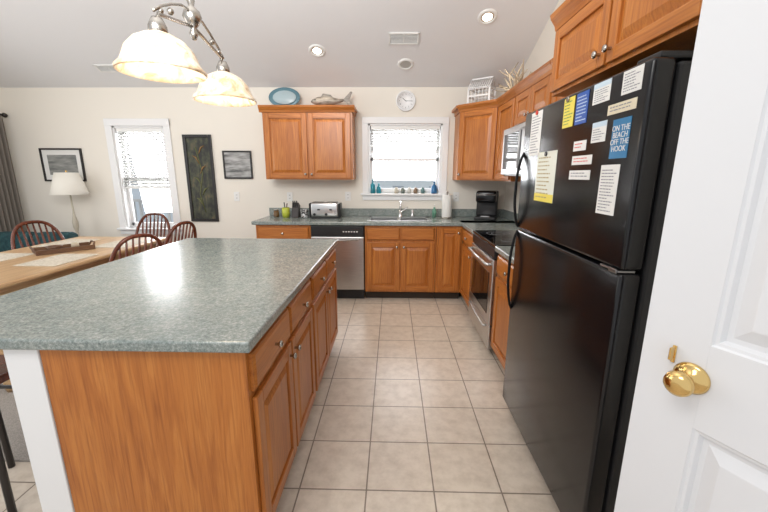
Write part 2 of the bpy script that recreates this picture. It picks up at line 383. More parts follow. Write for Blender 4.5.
# ------------------------------------------------------------------ dishwasher
e=thing('dishwasher','stainless steel dishwasher built in under the worktop','dishwasher',(-.908,FY-.012,0))
MB().box(0,.595,.03,.58,.09,.868).obj('body',BLKM,e)
MB().box(.003,.592,-.02,.03,.13,.745,bev=.006).obj('door',STL,e)
m=MB(); m.box(.003,.592,-.022,.03,.752,.866,bev=.005)
for i in range(6): m.box(.36+i*.03,.375+i*.03,-.0235,-.02,.80,.812,1)
m.obj('control_panel',[BLKM,WPL],e)
MB().tube([(.06,-.02,.72),(.06,-.05,.715),(.53,-.05,.715),(.53,-.02,.72)],.009).obj('handle',STL,e)
MB().box(.01,.585,.05,.08,.0,.10).obj('toe_kick',BLKM,e)
# ------------------------------------------------------------------ range
e=thing('stove','stainless steel freestanding electric stove with black glass cooktop','stove',(RF-.01,RY,0),-pi/2); W=.76
MB().box(0,W,.03,.60,.06,.895,0,.003).obj('body',BLKM,e)
m=MB(); m.box(-.0,W,-.02,.60,.895,.918,0,.006)
for (x,y,r) in ((.2,.16,.10),(.56,.16,.08),(.2,.42,.08),(.56,.42,.10)):
    m.lathe([(r,.0),(r,.0012),(r-.004,.0012),(r-.004,0)],(x,y,.918),1,32); m.lathe([(r*.6,.0),(r*.6,.0012),(r*.6-.003,.0012),(r*.6-.003,0)],(x,y,.918),1,32)
m.obj('cooktop',[BLKG,mat('burner_ring_grey',(.2,.2,.2),.4)],e)
d=MB().box(.005,W-.005,-.025,.03,.27,.80,0,.006).obj('oven_door',STL,e)
MB().box(.09,W-.09,-.028,-.024,.34,.68,0,.002).obj('window',BLKG,d)
MB().tube([(.06,-.02,.755),(.06,-.06,.755),(.38,-.068,.755),(W-.06,-.06,.755),(W-.06,-.02,.755)],.012).obj('handle',STL,d)
MB().box(.005,W-.005,-.02,.03,.81,.89,0,.005).obj('vent_panel',BLKM,e)
d=MB().box(.005,W-.005,-.022,.03,.07,.262,0,.006).obj('storage_drawer',STL,e)
MB().tube([(.1,-.02,.235),(.1,-.045,.235),(W-.1,-.045,.235),(W-.1,-.02,.235)],.008).obj('handle',STL,d)
m=MB(); m.box(0,W,.53,.60,.91,1.10,0,.01); m.box(.25,.51,.524,.531,.98,1.06,1)
m.obj('backguard',[BLKM,BLKG],e)
for i,x in enumerate((.06,.15,.60,.69)):
    MB().lathe([(.02,0),(.02,.018),(.016,.022),(0,.022)],M=Matrix.Rotation(pi/2,4,'X')).obj('knob',STL,e,(x,.53,1.02))
# microwave
MWS=mat('microwave_silver',(.42,.42,.42),.3,.5)
e=thing('microwave','silver grey over the range microwave with dark window','microwave',(XR-.40,RY-.005,1.42),-pi/2)
MB().box(0,.755,.02,.398,0,.415,0,.004).obj('body',MWS,e)
d=MB().box(.002,.57,-.02,.02,.01,.40,0,.006).obj('door',MWS,e)
MB().box(.05,.48,-.023,-.019,.06,.35,0,.002).obj('window',BLKG,d)
MB().tube([(.53,-.018,.05),(.53,-.05,.06),(.53,-.05,.35),(.53,-.018,.36)],.009).obj('handle',MWS,d)
m=MB(); m.box(.575,.753,-.018,.02,.01,.40,0,.005); m.box(.60,.73,-.02,-.017,.32,.37,1)
for i in range(4):
    for j in range(3): m.box(.60+j*.045,.635+j*.045,-.02,-.017,.06+i*.06,.10+i*.06,2)
m.obj('control_panel',[BLKM,BLKG,mat('button_grey',(.12,.12,.12),.5)],e)
# ------------------------------------------------------------------ refrigerator
FX=.6835
e=thing('refrigerator','glossy black top freezer refrigerator covered with notes and magnets','refrigerator',(FX,2.0,0),-pi/2); W=.94
m=MB(); m.box(0,W,.072,.71,.05,1.725,0,.01); m.box(.03,W-.03,.09,.7,0,.05); m.obj('body',[BLKM],e)
d1=MB().box(0,W,0,.068,1.147,1.735,0,.014,5).obj('freezer_door',BLK,e)
d2=MB().box(0,W,0,.068,.10,1.139,0,.014,5).obj('refrigerator_door',BLK,e)
def fh(z0,z1,up):
    pts=[]
    for i in range(19):
        t=i/18; pts.append((.020,.004-.030*min(1,math.sin(pi*t)**.6*1.05),z0+(z1-z0)*t))
    return MB().tube(pts,[.0065+.001*math.sin(pi*i/18) for i in range(19)],n=12)
fh(1.152,1.54,1).obj('handle',BLKH,d1); fh(.68,1.134,0).obj('handle',BLKH,d2)
m=MB(); m.box(W-.11,W-.01,-.001,.05,1.1395,1.1465,0,.002); m.box(W-.055,W-.015,-.006,.0,1.136,1.150,0,.002); m.obj('hinge',HNG,e)
m=MB(); m.box(W-.12,W-.02,.03,.16,1.735,1.755,0,.006); m.obj('hinge_cover',BLKM,e)
m=MB(); m.box(.02,W-.02,.05,.08,.015,.095)
for i in range(5): m.box(.04,W-.04,.044,.05,.025+i*.014,.032+i*.014)
m.obj('base_grille',BLKM,e)
def note(name,label,cat,y1,y0,z0,z1,base=PAPER,lines=5,ink=INK,head=None,tilt=0,headfrac=.25,bands=(),**kw):
    w=y1-y0;h=z1-z0; m=MB(); m.box(0,w,-.0015,-.0003,0,h,0)
    for a,b_,k in bands: m.box(w*.0,w,-.0018,-.0014,h*a,h*b_,k)
    if head: m.box(0,w,-.0019,-.0014,h*(1-headfrac),h,2)
    if lines:
        top=h*(1-headfrac)*.97 if head else h*.94
        for i in range(lines):
            z=top-(i+.9)*top/(lines+.9)
            x=w*.09; end=w*random.uniform(.55,.92)
            while x<end:
                L=w*random.uniform(.05,.16); m.box(x,min(x+L,end),-.002,-.0014,z,z+top/(lines+1)*.32,1); x+=L+w*.03
    o=single(m,name,[base,ink,head or YEL],label,cat,(FX-.0002,y1,z0),-pi/2,**kw)
    o.rotation_euler=(0,tilt,-pi/2); return o
TINT=mat('pale_blue_paper',(.55,.66,.74),.7)
note('paper_note','white printed list on refrigerator door beside handle','paper',1.90,1.77,1.52,1.72,lines=14)
note('paper_flyer','pale cream flyer with yellow lower band on refrigerator','paper',1.78,1.575,1.31,1.53,base=mat('cream_paper',(.70,.71,.62),.6),lines=11,ink=mat('ochre_ink',(.40,.32,.16),.6),bands=((0,.16,2),))
note('paper_flyer','bright yellow flyer on refrigerator freezer door','paper',1.555,1.47,1.61,1.72,base=YEL,lines=8,ink=mat('green_ink',(.12,.25,.08),.6))
note('paper_flyer','deep blue brochure with pale lines on refrigerator','brochure',1.455,1.37,1.61,1.72,base=BLU,lines=8,ink=TINT)
note('paper_note','small white card near top of freezer door','paper',1.34,1.24,1.66,1.725,lines=6,head=TINT)
note('paper_note','white card with dark printed lines on freezer door','paper',1.18,1.09,1.66,1.725,lines=7)
note('fridge_magnet','cream strip magnet with printed lettering on freezer door','magnet',1.24,1.10,1.612,1.642,lines=2,base=mat('cream_card',(.7,.62,.46),.5))
note('fridge_magnet','small white square magnet with text on freezer door','magnet',1.32,1.235,1.535,1.60,lines=5,head=TINT)
note('fridge_magnet','white sign magnet with red lettering on freezer door','magnet',1.44,1.35,1.515,1.55,lines=2,ink=RINK)
note('fridge_magnet','white sign magnet with dark lettering on freezer door','magnet',1.44,1.30,1.465,1.497,lines=2,ink=RINK)
note('fridge_magnet','white sign magnet below two others on freezer door','magnet',1.45,1.30,1.412,1.445,lines=2)
note('paper_note','white handwritten instruction sheet on freezer door','paper',1.235,1.135,1.305,1.46,lines=14)
o=note('fridge_magnet','blue rectangular beach slogan magnet with white lettering','magnet',1.20,1.112,1.478,1.594,base=LBL,lines=0)
text('ON THE\nBEACH\nOFF THE\nHOOK',.0235,PAPER,o,(.044,-.0021,.058))
for y,z,c in ((1.83,1.715,RINK),(1.68,1.52,BLKM),(1.52,1.715,NIK)):
    single(MB().cyl((0,0,0),.010,.006,axis='x'),'round_magnet',c,'small round button magnet holding paper','magnet',(FX-.0085,y,z))
# ------------------------------------------------------------------ white door
dv=Vector((.46,-.887,0)).normalized(); ang=math.atan2(dv.y,dv.x)
e=bpy.data.objects.new('door_1',None); COL.objects.link(e); e.location=(.592,.80,0); e.rotation_euler=(0,0,ang); e['kind']='structure'
W=.76; m=MB(); st=.122
m.box(0,W,.016,.038,.012,2.03,0)
for a,b_ in ((0,st),(W-st,W),(W/2-.05,W/2+.05)): m.box(a,b_,0,.017,.012,2.03,0,.0008)
rails=((.012,.25),(.90,1.09),(1.60,1.70),(1.92,2.03))
for a,b_ in rails: m.box(st,W-st,0,.017,a,b_,0)
for (za,zb) in ((.25,.90),(1.09,1.60),(1.70,1.92)):
    for (xa,xb) in ((st,W/2-.05),(W/2+.05,W-st)):
        m.rings(xa,xb,za,zb,[(0,0),(.004,.004),(.010,.005),(.016,.0145),(.026,.0145),(.052,.003),(.055,.0025)],0)
m.obj('door_panel',DOORW,e)
k=MB(); k.lathe([(0.0,0),(.033,0),(.034,.004),(.028,.009),(.012,.012),(.011,.028),(.016,.034),(.024,.041),(.027,.050),(.0245,.059),(.015,.065),(0,.066)],M=Matrix.Rotation(pi/2,4,'X'),seg=40)
k.obj('knob',BRS,e,(.102,0,1.008))
k=MB(); k.box(-.004,.004,-.004,0,-.020,.020,0,.0015); k.box(-.002,.002,-.020,-.003,-.010,.018,0,.0009)
k.obj('latch_lever',BRS,e,(.064,0,1.046))
MB().box(-.002,.001,.008,.030,.975,1.035,0,.001).obj('latch_plate',BRS,e)
# ------------------------------------------------------------------ wall decor
def frame(name,label,x0,x1,z0,z1,fw,fm,inner,matw=0,depth=.025,artm=None):
    e=thing(name,label,'picture',((x0+x1)/2,YB-.001,z0)); w=(x1-x0)/2; h=z1-z0
    m=MB(); m.box(-w,-w+fw,-depth,0,0,h,0,.003); m.box(w-fw,w,-depth,0,0,h,0,.003); m.box(-w+fw,w-fw,-depth,0,0,fw,0,.003); m.box(-w+fw,w-fw,-depth,0,h-fw,h,0,.003)
    m.obj('frame',fm,e)
    if matw: MB().box(-w+fw,w-fw,-.010,-.002,fw,h-fw).obj('mat_board',PAPER,e)
    MB().box(-w+fw+matw,w-fw-matw,-.012,-.003,fw+matw,h-fw-matw).obj('artwork',inner,e)
    return e
def artmat(name,stops,scale=(1,1,1),ns=6):
    m=mat(name,rough=.5); n,l,b=nodes(m); l.new(ramp(m,noise(m,coords(m,scale),ns,4,.6),stops),b.inputs['Base Color']); return m
BF=mat('black_frame',(.012,.01,.01),.35)
e=frame('framed_art','tall black framed dark botanical picture with green stems',-2.59,-2.235,.83,1.90,.035,BF,artmat('dark_botanical',[(.42,(.015,.015,.012)),(.55,(.05,.055,.03)),(.68,(.13,.10,.05))],(3,1,1.6),5))
m=MB()
m.tube([(.02,-.013,.12),(-.03,-.013,.35),(.03,-.013,.6),(-.03,-.013,.92)],.006,0,6)
for z,s in ((.2,-1),(.33,1),(.46,-1),(.6,1),(.72,-1),(.84,1)):
    m.tube([(0,-.013,z),(s*.04,-.013,z+.08),(s*.08,-.013,z+.10)],[.004,.013,.003],0 if z<.5 else 1,6)
m.obj('painted_leaves',[mat('leaf_paint',(.12,.13,.05),.6),mat('ochre_leaf_paint',(.22,.13,.05),.6)],e)
e=frame('framed_art','small black framed monochrome landscape picture',-2.11,-1.75,1.37,1.71,.018,BF,artmat('grey_landscape',[(.38,(.10,.10,.10)),(.5,(.30,.30,.29)),(.62,(.50,.50,.50))],(1,1,5),3))
frame('framed_art','black framed beach picture with white mat on wall',-4.42,-3.89,1.33,1.735,.02,BF,artmat('faded_photo',[(.35,(.10,.11,.11)),(.6,(.30,.30,.28)),(.7,(.5,.5,.5))],(1,1,6),3),matw=.06)
e=thing('wall_clock','round white wall clock above the kitchen window','clock',(.15,YB-.001,2.285))
RX=Matrix.Rotation(pi/2,4,'X')
MB().lathe([(0,.0),(.115,0),(.118,.02),(.112,.028),(.105,.028),(.103,.018),(0,.018)],M=RX,seg=40).obj('case',mat('clock_white',(.88,.88,.88),.4),e)
m=MB()
for i in range(60): m.box(-.0006,.0006,-.0195,-.018,.088,.094 if i%5 else .097,0,M=Matrix.Rotation(i*pi/30,4,'Y'))
m.obj('minute_marks',DINK,e)
for i in range(12):
    a=pi/2-(i+1)*pi/6; text(str(i+1),.020,DINK,e,(.074*math.cos(a),-.0185,.074*math.sin(a)),name='numeral')
m=MB(); m.box(-.003,.003,-.021,-.020,-.01,.05,M=Matrix.Rotation(-.9,4,'Y')); m.obj('hour_hand',DINK,e)
m=MB(); m.box(-.002,.002,-.023,-.022,-.012,.075,M=Matrix.Rotation(1.6,4,'Y')); m.obj('minute_hand',DINK,e)
for x,z in ((-1.30,1.15),(-.56,1.16),(.80,1.16),(-1.98,1.15)):
    e=thing('wall_outlet','white duplex outlet plate on wall above worktop','outlet',(x,YB-.001,z))
    MB().box(-.035,.035,-.006,0,-.057,.057,0,.002).obj('cover_plate',WPL,e)
    for dz in (-.02,.02):
        m=MB(); m.box(-.014,.014,-.008,-.005,dz-.013,dz+.013,0,.002); m.box(-.007,-.004,-.0085,-.0078,dz-.006,dz+.006,1); m.box(.004,.007,-.0085,-.0078,dz-.006,dz+.006,1); m.obj('socket',[WPL,BLKM],e)
# ------------------------------------------------------------------ sink, faucet
e=thing('kitchen_sink','stainless steel double bowl sink set into worktop','sink',((SX[0]+SX[1])/2,(SX[2]+SX[3])/2,.915))
w=(SX[1]-SX[0])/2; d_=(SX[3]-SX[2])/2
m=MB(); r=.02
m.box(-w-.015,w+.015,-d_-.015,-d_+r,-.0,.006,0,.002); m.box(-w-.015,w+.015,d_-r-.05,d_+.015,-.0,.006,0,.002)
m.box(-w-.015,-w+r,-d_,d_,-.0,.006,0,.002); m.box(w-r,w+.015,-d_,d_,-.0,.006,0,.002); m.box(-.02,.02,-d_,d_,-.001,.005,0,.002)
m.obj('rim',STL,e)
for x0,x1 in ((-w+r,-.02),(.02,w-r)):
    m=MB(); y0,y1=-d_+r,d_-r-.05; zb=-.17
    m.box(x0-.003,x0,y0,y1,zb,0); m.box(x1,x1+.003,y0,y1,zb,0); m.box(x0,x1,y0-.003,y0,zb,0); m.box(x0,x1,y1,y1+.003,zb,0); m.box(x0,x1,y0,y1,zb-.003,zb)
    m.cyl(((x0+x1)/2,(y0+y1)/2,zb),.04,.003,1); m.obj('bowl',[STL,BLKM],e)
e=thing('faucet','chrome arched kitchen faucet with side lever behind sink','faucet',(.10,4.505,.921))
MB().lathe([(0,0),(.03,0),(.03,.012),(.018,.03),(.016,.07),(.0,.075)]).obj('base',CHR,e)
pts=[(0,0,.06),(0,0,.13)]+[(0,-.075+.075*math.cos(t),.13+.06*math.sin(t)) for t in [pi*i/10 for i in range(1,9)]]+[(0,-.16,.12)]
MB().tube(pts,.011).obj('spout',CHR,e)
MB().tube([(.0,0,.06),(.05,-.01,.085),(.09,-.015,.12)],[.009,.007,.008]).obj('lever',CHR,e)
e=thing('sink_sprayer','small chrome side sprayer beside the faucet','sprayer',(.25,4.505,.921)); MB().lathe([(0,0),(.02,0),(.018,.02),(.012,.03),(.014,.08),(.0,.09)]).obj('nozzle',CHR,e)
# ------------------------------------------------------------------ counter items
CT=.916
e=thing('toaster','wide stainless four slice toaster with black ends','toaster',(-.80,4.36,CT))
MB().box(-.17,.17,-.09,.09,.015,.19,0,.03,5).obj('body',STL,e)
m=MB(); m.box(-.185,-.165,-.085,.085,.01,.18,0,.008); m.box(.165,.185,-.085,.085,.01,.18,0,.008); m.box(-.16,.16,-.08,.08,0,.02); m.obj('end_cap',BLKM,e)
m=MB()
for x0,x1 in ((-.15,-.02),(.02,.15)):
    for y in (-.035,.035): m.box(x0,x1,y-.012,y+.012,.188,.1915)
m.obj('slot',BLKM,e)
for x in (-.12,.02):
    m=MB(); m.cyl((x,-.09,.05),.016,.012,0,'y'); m.box(x+.04,x+.07,-.105,-.09,.10,.115); m.obj('control',BLKM,e,(0,-.008,0))
e=thing('coffee_maker','black single serve coffee maker in worktop corner','coffee maker',(1.12,4.36,CT),-.35)
MB().box(-.12,.12,-.15,.15,0,.035,0,.01).obj('drip_base',BLKM,e)
MB().box(-.12,.12,.02,.15,.03,.33,0,.02,5).obj('reservoir',BLKM,e)
MB().box(-.115,.115,-.14,.05,.20,.335,0,.03,5).obj('brew_head',BLK,e)
m=MB(); m.tube([(-.10,-.10,.30),(-.10,-.155,.29),(.10,-.155,.29),(.10,-.10,.30)],.007); m.obj('handle',STL,e)
MB().box(-.05,.05,-.11,-.02,.035,.042,0,.002).obj('drip_tray',STL,e)
e=thing('paper_towel_holder','upright holder with white paper towel roll beside sink','paper towels',(.66,4.42,CT))
MB().lathe([(0,0),(.075,0),(.075,.01),(.01,.014),(.008,.30),(.014,.31),(0,.325)]).obj('stand',NIK,e)
MB().lathe([(.02,.015),(.058,.015),(.060,.02),(.060,.275),(.058,.28),(.02,.28)],seg=32).obj('paper_roll',PAPER,e)
e=thing('soap_bottle','clear green soap bottle with white pump beside sink','soap bottle',(.52,4.50,CT))
MB().lathe([(0,0),(.026,0),(.026,.09),(.012,.11),(.012,.125),(0,.125)]).obj('bottle',mat('green_soap',(.12,.28,.2),.15),e)
MB().tube([(0,0,.12),(0,0,.155),(0,-.035,.153)],.005).obj('pump',WPL,e)
e=thing('utensil_crock','yellow green ceramic crock on worktop','crock',(-1.29,4.38,CT))
MB().lathe([(0,0),(.04,0),(.048,.05),(.045,.12),(.038,.12),(.036,.02),(0,.02)]).obj('crock',mat('lime_ceramic',(.45,.5,.05),.3),e)
MB().tube([(0,0,.03),(.02,0,.17)],.006).obj('utensil',CHW,e); MB().tube([(0,.01,.03),(-.02,.01,.18)],.006).obj('utensil',BLKM,e)
e=thing('knife_block','slanted dark wood knife block with black handles','knife block',(-1.18,4.42,CT))
MB().prism([(-.06,0),(.06,0),(.08,.14),(.0,.18)],-.04,.04,0,.004,axis='x').obj('block',mat('black_block',(.03,.02,.018),.4),e)
for i in range(3): MB().box(-.028+i*.022,-.016+i*.022,-.03,-.012,.12,.20,0,.003).obj('knife_handle',BLKM,e)
e=thing('mug','black and white patterned ceramic mug on worktop','mug',(-1.06,4.36,CT))
MB().lathe([(0,0),(.038,0),(.042,.01),(.042,.10),(.038,.10),(.037,.012),(0,.012)],m=0).obj('cup',artmat('speckled_mug',[(.45,(.02,.02,.02)),(.55,(.7,.7,.7))],ns=40),e)
MB().tube([(.04,0,.08),(.065,0,.08),(.07,0,.05),(.06,0,.025),(.04,0,.025)],.006).obj('handle',BLKM,e)
e=thing('glass_jar','small dark glass jar with metal lid on worktop','jar',(-1.42,4.42,CT))
MB().lathe([(0,0),(.03,0),(.035,.02),(.03,.08),(0,.08)]).obj('jar',mat('brown_glass',(.15,.08,.03),.1),e); MB().cyl((0,0,.08),.03,.015).obj('lid',NIK,e)
def bottle(x,h,r,mt,lab,nm='glass_bottle'):
    single(MB().lathe([(0,0),(r,0),(r*1.05,h*.1),(r,h*.6),(r*.35,h*.75),(r*.35,h*.95),(r*.45,h),(0,h)]),nm,mt,lab,'bottle',(x,YB-.02,W1[2]))
bottle(-.245,.17,.03,TURQ,'turquoise glass bottle standing on window sill'); bottle(-.17,.12,.028,TURQ,'short turquoise glass bottle standing on window sill')
bottle(.52,.15,.035,mat('cobalt_glass',(.02,.12,.28),.08),'blue glass bottle standing on window sill')
for i,(x,c) in enumerate(((.05,(.5,.46,.38)),(.13,(.15,.18,.16)),(.21,(.55,.55,.52)),(.29,(.2,.13,.08)),(.38,(.10,.2,.2)))):
    single(MB().lathe([(0,0),(.022,0),(.028,.02),(.026,.05),(.016,.06),(.018,.075),(0,.075)]),'small_jar',mat('jar_glaze_%d'%i,c,.3),'little glazed jar in a row on window sill','jar',(x,YB-.02,W1[2]),group='little jars on the window sill')
# ------------------------------------------------------------------ cabinet top decor
e=thing('platter','oval pale grey blue ceramic platter leaning above wall cabinet','platter',(-1.27,4.53,2.182))
M_=Matrix.Rotation(pi/2-.18,4,'X')
m=MB(); m.lathe([(0,.0),(.11,.0),(.185,.022),(.185,.028),(.12,.008),(0,.008)],(0,0,.118),0,48,M_,sx=1,sy=.62); m.obj('rim',mat('aqua_glaze',(.12,.24,.29),.3),e)
m=MB(); m.lathe([(0,.020),(.135,.0275),(.137,.026),(0,.018)],(0,0,.118),0,48,M_,sx=1,sy=.58); m.obj('center',mat('pale_glaze',(.42,.53,.56),.3),e)
e=thing('fish_figurine','carved grey driftwood fish figurine on top of cabinet','figurine',(-.74,4.46,2.182))
DW=artmat('driftwood',[(.35,(.10,.085,.07)),(.65,(.42,.38,.33))],(1,1,4),12)
m=MB(); m.tube([(-.21,0,.065),(-.19,0,.068),(-.13,0,.072),(-.05,0,.073),(.04,0,.072),(.12,0,.075),(.17,0,.085)],[.006,.024,.046,.054,.044,.022,.012],n=16); m.obj('body',DW,e)
m=MB(); m.prism([(.16,.085),(.25,.175),(.27,.17),(.235,.095),(.26,.03),(.24,.025)],-.010,.010,axis='y'); m.obj('tail',DW,e)
m=MB(); m.prism([(-.10,.11),(-.07,.155),(.02,.14),(.05,.11)],-.006,.006,axis='y'); m.prism([(-.05,.03),(-.02,.0),(.02,.005),(.02,.035)],-.006,.006,axis='y'); m.obj('fin',DW,e)
m=MB(); m.ball((-.155,-.034,.082),.008); m.obj('eye',BLKM,e)
e=thing('house_lantern','white openwork house shaped lantern on top of cabinet','lantern',(.98,4.33,2.182),-.6)
m=MB(); a=.12;h=.17
for x in (-a,a):
    for y in (-a*.7,a*.7): m.box(x-.010,x+.010,y-.010,y+.010,0,h)
for z in (.010,h*.55,h):
    for y in (-a*.7,a*.7): m.box(-a,a,y-.008,y+.008,z-.009,z+.009)
    for x in (-a,a): m.box(x-.008,x+.008,-a*.7,a*.7,z-.009,z+.009)
for i in range(5):
    x=-a+2*a*(i+1)/6
    for y in (-a*.7,a*.7): m.tube([(x,y,0),(x,y,h)],.005,n=6)
m.obj('frame',TRIM,e)
m=MB()
for i in range(11):
    x=-a+2*a*i/10; m.tube([(x,-a*.85,h),(x,0,h+.11),(x,a*.85,h)],.006,n=6)
m.box(-a,a,-.008,.008,h+.103,h+.119); m.obj('roof',TRIM,e)
e=thing('driftwood_branch','pale spreading driftwood branch arrangement on top of cabinet','branches',(1.20,3.88,2.182))
m=MB()
for i in range(20):
    s=random.uniform(-1,1); hh=random.uniform(.14,.36)*(1.15-abs(s)*.4)
    m.tube([(0,s*.08,.04),(random.uniform(-.05,.03),s*.18,hh*.6),(random.uniform(-.15,.08),s*.38,hh)],[.012,.010,.004],n=6)
m.obj('twig',mat('pale_twig',(.46,.38,.28),.8),e); MB().lathe([(0,0),(.07,0),(.09,.03),(.06,.07),(.05,.07),(0,.02)]).obj('bowl',TRIM,e)
# ------------------------------------------------------------------ pendant light
PX=-.94; PY=1.87
e=thing('pendant_light','two shade brushed nickel chandelier with alabaster glass bells','light',(PX,PY,0))
zc_=cz(PY)
MB().lathe([(0,-.0),(.07,-.01),(.065,-.035),(.02,-.05),(0,-.05)],(0,0,zc_+.015)).obj('canopy',NIK,e)
m=MB(); z=2.26
i=0
while z<zc_-.04:
    pts=[(.010*math.cos(t),0,z+.02+.022*math.sin(t)) for t in [2*pi*k/12 for k in range(12)]]
    if i%2: pts=[(0,p[0],p[2]) for p in pts]
    m.tube(pts,.0028,n=6,closed=True); z+=.034; i+=1
m.obj('chain',NIK,e)
MB().lathe([(0,2.04),(.010,2.045),(.020,2.07),(.012,2.09),(.030,2.115),(.042,2.14),(.034,2.165),(.012,2.185),(.018,2.21),(.008,2.23),(.004,2.26),(0,2.26)]).obj('center_column',NIK,e)
SH=mat('alabaster_glass',(.80,.66,.47),.3,emit=(1,.72,.42),es=.14); n,l,b=nodes(SH)
cc=ramp(SH,noise(SH,coords(SH),11,5,.65,1.5),[(.36,(.52,.34,.19)),(.48,(.74,.58,.40)),(.62,(.84,.75,.62))])
l.new(cc,b.inputs['Base Color']); l.new(cc,b.inputs['Emission Color'])
BULB=mat('bulb',(1,1,1),.4,emit=(1,.82,.6),es=8)
for s in (-1,1):
    yy=s*.285
    m=MB()
    m.tube([(0,0,2.10),(0,s*.08,2.085),(0,s*.18,2.065),(0,s*.27,2.05),(0,yy,2.02)],.008)
    m.tube([(0,s*.02,2.16),(0,s*.09,2.155),(0,s*.17,2.125),(0,s*.25,2.085),(0,s*.30,2.05)],.006)
    m.obj('arm',NIK,e)
    m=MB(); m.ball((0,s*.18,2.093),.014); m.ball((0,s*.25,2.068),.011); m.obj('arm_bead',NIK,e)
    MB().lathe([(0,2.035),(.02,2.03),(.034,2.0),(.036,1.965),(.02,1.96),(0,1.96)],(0,yy,0)).obj('socket',NIK,e)
    p=[(.034,1.975),(.055,1.967),(.095,1.945),(.125,1.910),(.138,1.875),(.148,1.855),(.165,1.838),(.166,1.826),(.160,1.824),(.144,1.845),(.134,1.865),(.120,1.900),(.09,1.935),(.052,1.957),(.034,1.962)]
    MB().lathe(p,(0,yy,0),seg=48).obj('shade',SH,e)
    MB().ball((0,yy,1.90),.03,sc=(1,1,1.2)).obj('bulb',BULB,e)
    L=bpy.data.lights.new('pendant_bulb','POINT'); L.energy=2.5; L.color=(1,.82,.62); L.shadow_soft_size=.05
    o=bpy.data.objects.new('pendant_bulb_light',L); COL.objects.link(o); o.location=(PX,PY+yy,1.79)
# ------------------------------------------------------------------ dining furniture
e=thing('dining_table','light oak rectangular dining table with turned legs','table',(-2.93,2.95,0.010))
MB().box(-.50,.50,-.95,.90,.71,.745,0,.012,3).obj('tabletop',TBW,e)
MB().box(-.42,.42,-.86,.81,.62,.71,0,.003).obj('apron',TBW,e)
for x in (-.40,.40):
    for y in (-.84,.79): MB().lathe([(0,0),(.025,0),(.035,.05),(.028,.12),(.045,.3),(.03,.5),(.045,.6),(.045,.71),(0,.71)]).obj('leg',TBW,e,(x,y,0))
def windsor(lab,loc,rz):
    e=thing('dining_chair',lab,'chair',loc,rz,group='windsor dining chairs')
    m=MB(); m.lathe([(0,.425),(.20,.425),(.225,.440),(.225,.455),(.19,.462),(0,.452)],sx=1,sy=.95,seg=36); m.obj('seat',CHW,e)
    hp=[]; HH=.485
    for i in range(25):
        t=pi*i/24; c_=math.cos(t); s_=math.sin(t)
        x=.215*math.copysign(abs(c_)**.75,c_); z=.45+HH*abs(s_)**.62
        hp.append((x,-.15-.16*(z-.45)/HH,z))
    MB().tube(hp,.016).obj('backrest_hoop',CHW,e)
    for i in range(7):
        x=-.141+.047*i
        z1=.45+HH*(max(0,1-abs(x/.215)**(1/.375)))**.31
        MB().tube([(x*.85,-.16,.45),(x*.95,-.15-.08*(z1-.45)/HH-.01,(.45+z1)/2),(x,-.15-.16*(z1-.45)/HH,z1)],[.008,.012,.007],n=8).obj('spindle',CHW,e)
    for sx in (-1,1):
        for sy in (-1,1):
            MB().tube([(sx*.13,sy*.13,.43),(sx*.155,sy*.155,.32),(sx*.17,sy*.17,.2),(sx*.195,sy*.195,.003)],[.014,.021,.013,.011]).obj('leg',CHW,e)
        MB().tube([(sx*.172,-.172,.18),(sx*.172,0,.18),(sx*.172,.172,.18)],[.008,.013,.008]).obj('stretcher',CHW,e)
    MB().tube([(-.172,0,.18),(0,0,.18),(.172,0,.18)],[.008,.013,.008]).obj('stretcher',CHW,e)
    return e
FZ=.010
A=windsor('dark red brown windsor chair with hooped spindle back',(-2.28,2.96,FZ+.002),1.05)
copy_thing(A,(-2.40,3.66,FZ+.002),1.35)
copy_thing(A,(-2.93,4.10,FZ+.002),pi)
copy_thing(A,(-3.36,3.44,FZ+.002),-2.0)
PM=artmat('woven_placemat',[(.4,(.50,.44,.34)),(.6,(.66,.60,.50))],(1,1,1),60)
for x,y in ((-2.65,2.75),(-2.65,3.45),(-3.20,2.75),(-3.20,3.45)):
    single(MB().box(-.16,.16,-.21,.21,0,.004,bev=.0015),'placemat',PM,'woven pale tan placemat lying on dining table','placemat',(x,y,.7555),group='woven placemats')
e=thing('serving_tray','dark wooden tray holding small dishes on dining table','tray',(-2.92,3.10,.7555),.9)
m=MB(); m.box(-.2,.2,-.11,.11,0,.012,0,.003); m.box(-.2,.2,-.11,-.098,.01,.04,0,.002); m.box(-.2,.2,.098,.11,.01,.04,0,.002); m.obj('base',TRW,e)
for s in (-1,1): MB().tube([(s*.19,-.08,.01),(s*.21,-.05,.055),(s*.21,.05,.055),(s*.19,.08,.01)],.008).obj('handle',TRW,e)
single(MB().lathe([(0,0),(.03,0),(.06,.04),(.056,.04),(.028,.006),(0,.006)]),'small_bowl',TRW,'small dark wood bowl sitting in wooden tray','bowl',(-2.96,3.05,.768))
single(MB().lathe([(0,0),(.03,0),(.028,.04),(.02,.05),(0,.05)]),'candle',mat('cream_wax',(.5,.42,.3),.5),'short cream candle sitting in wooden tray','candle',(-2.87,3.16,.768))
DK=mat('dark_stool_wood',(.02,.015,.013),.4)
e=thing('bar_stool','dark wooden bar stool tucked under island overhang','stool',(-1.745,1.36,0))
MB().box(-.15,.15,-.13,.13,.58,.615,0,.012,3).obj('seat',CHW,e)
for sx in (-1,1):
    for sy in (-1,1): MB().tube([(sx*.11,sy*.10,.58),(sx*.14,sy*.13,0)],[.013,.014],n=8).obj('leg',DK,e)
for sy in (-1,1): MB().tube([(-.115,sy*.107,.46),(.115,sy*.107,.46)],.009).obj('footrest',DK,e)
e=thing('loveseat','dark teal upholstered loveseat behind the dining table','sofa',(-4.16,3.86,FZ))
MB().box(-.48,.48,-.30,.30,.08,.32,0,.03,4).obj('base',TEAL,e)
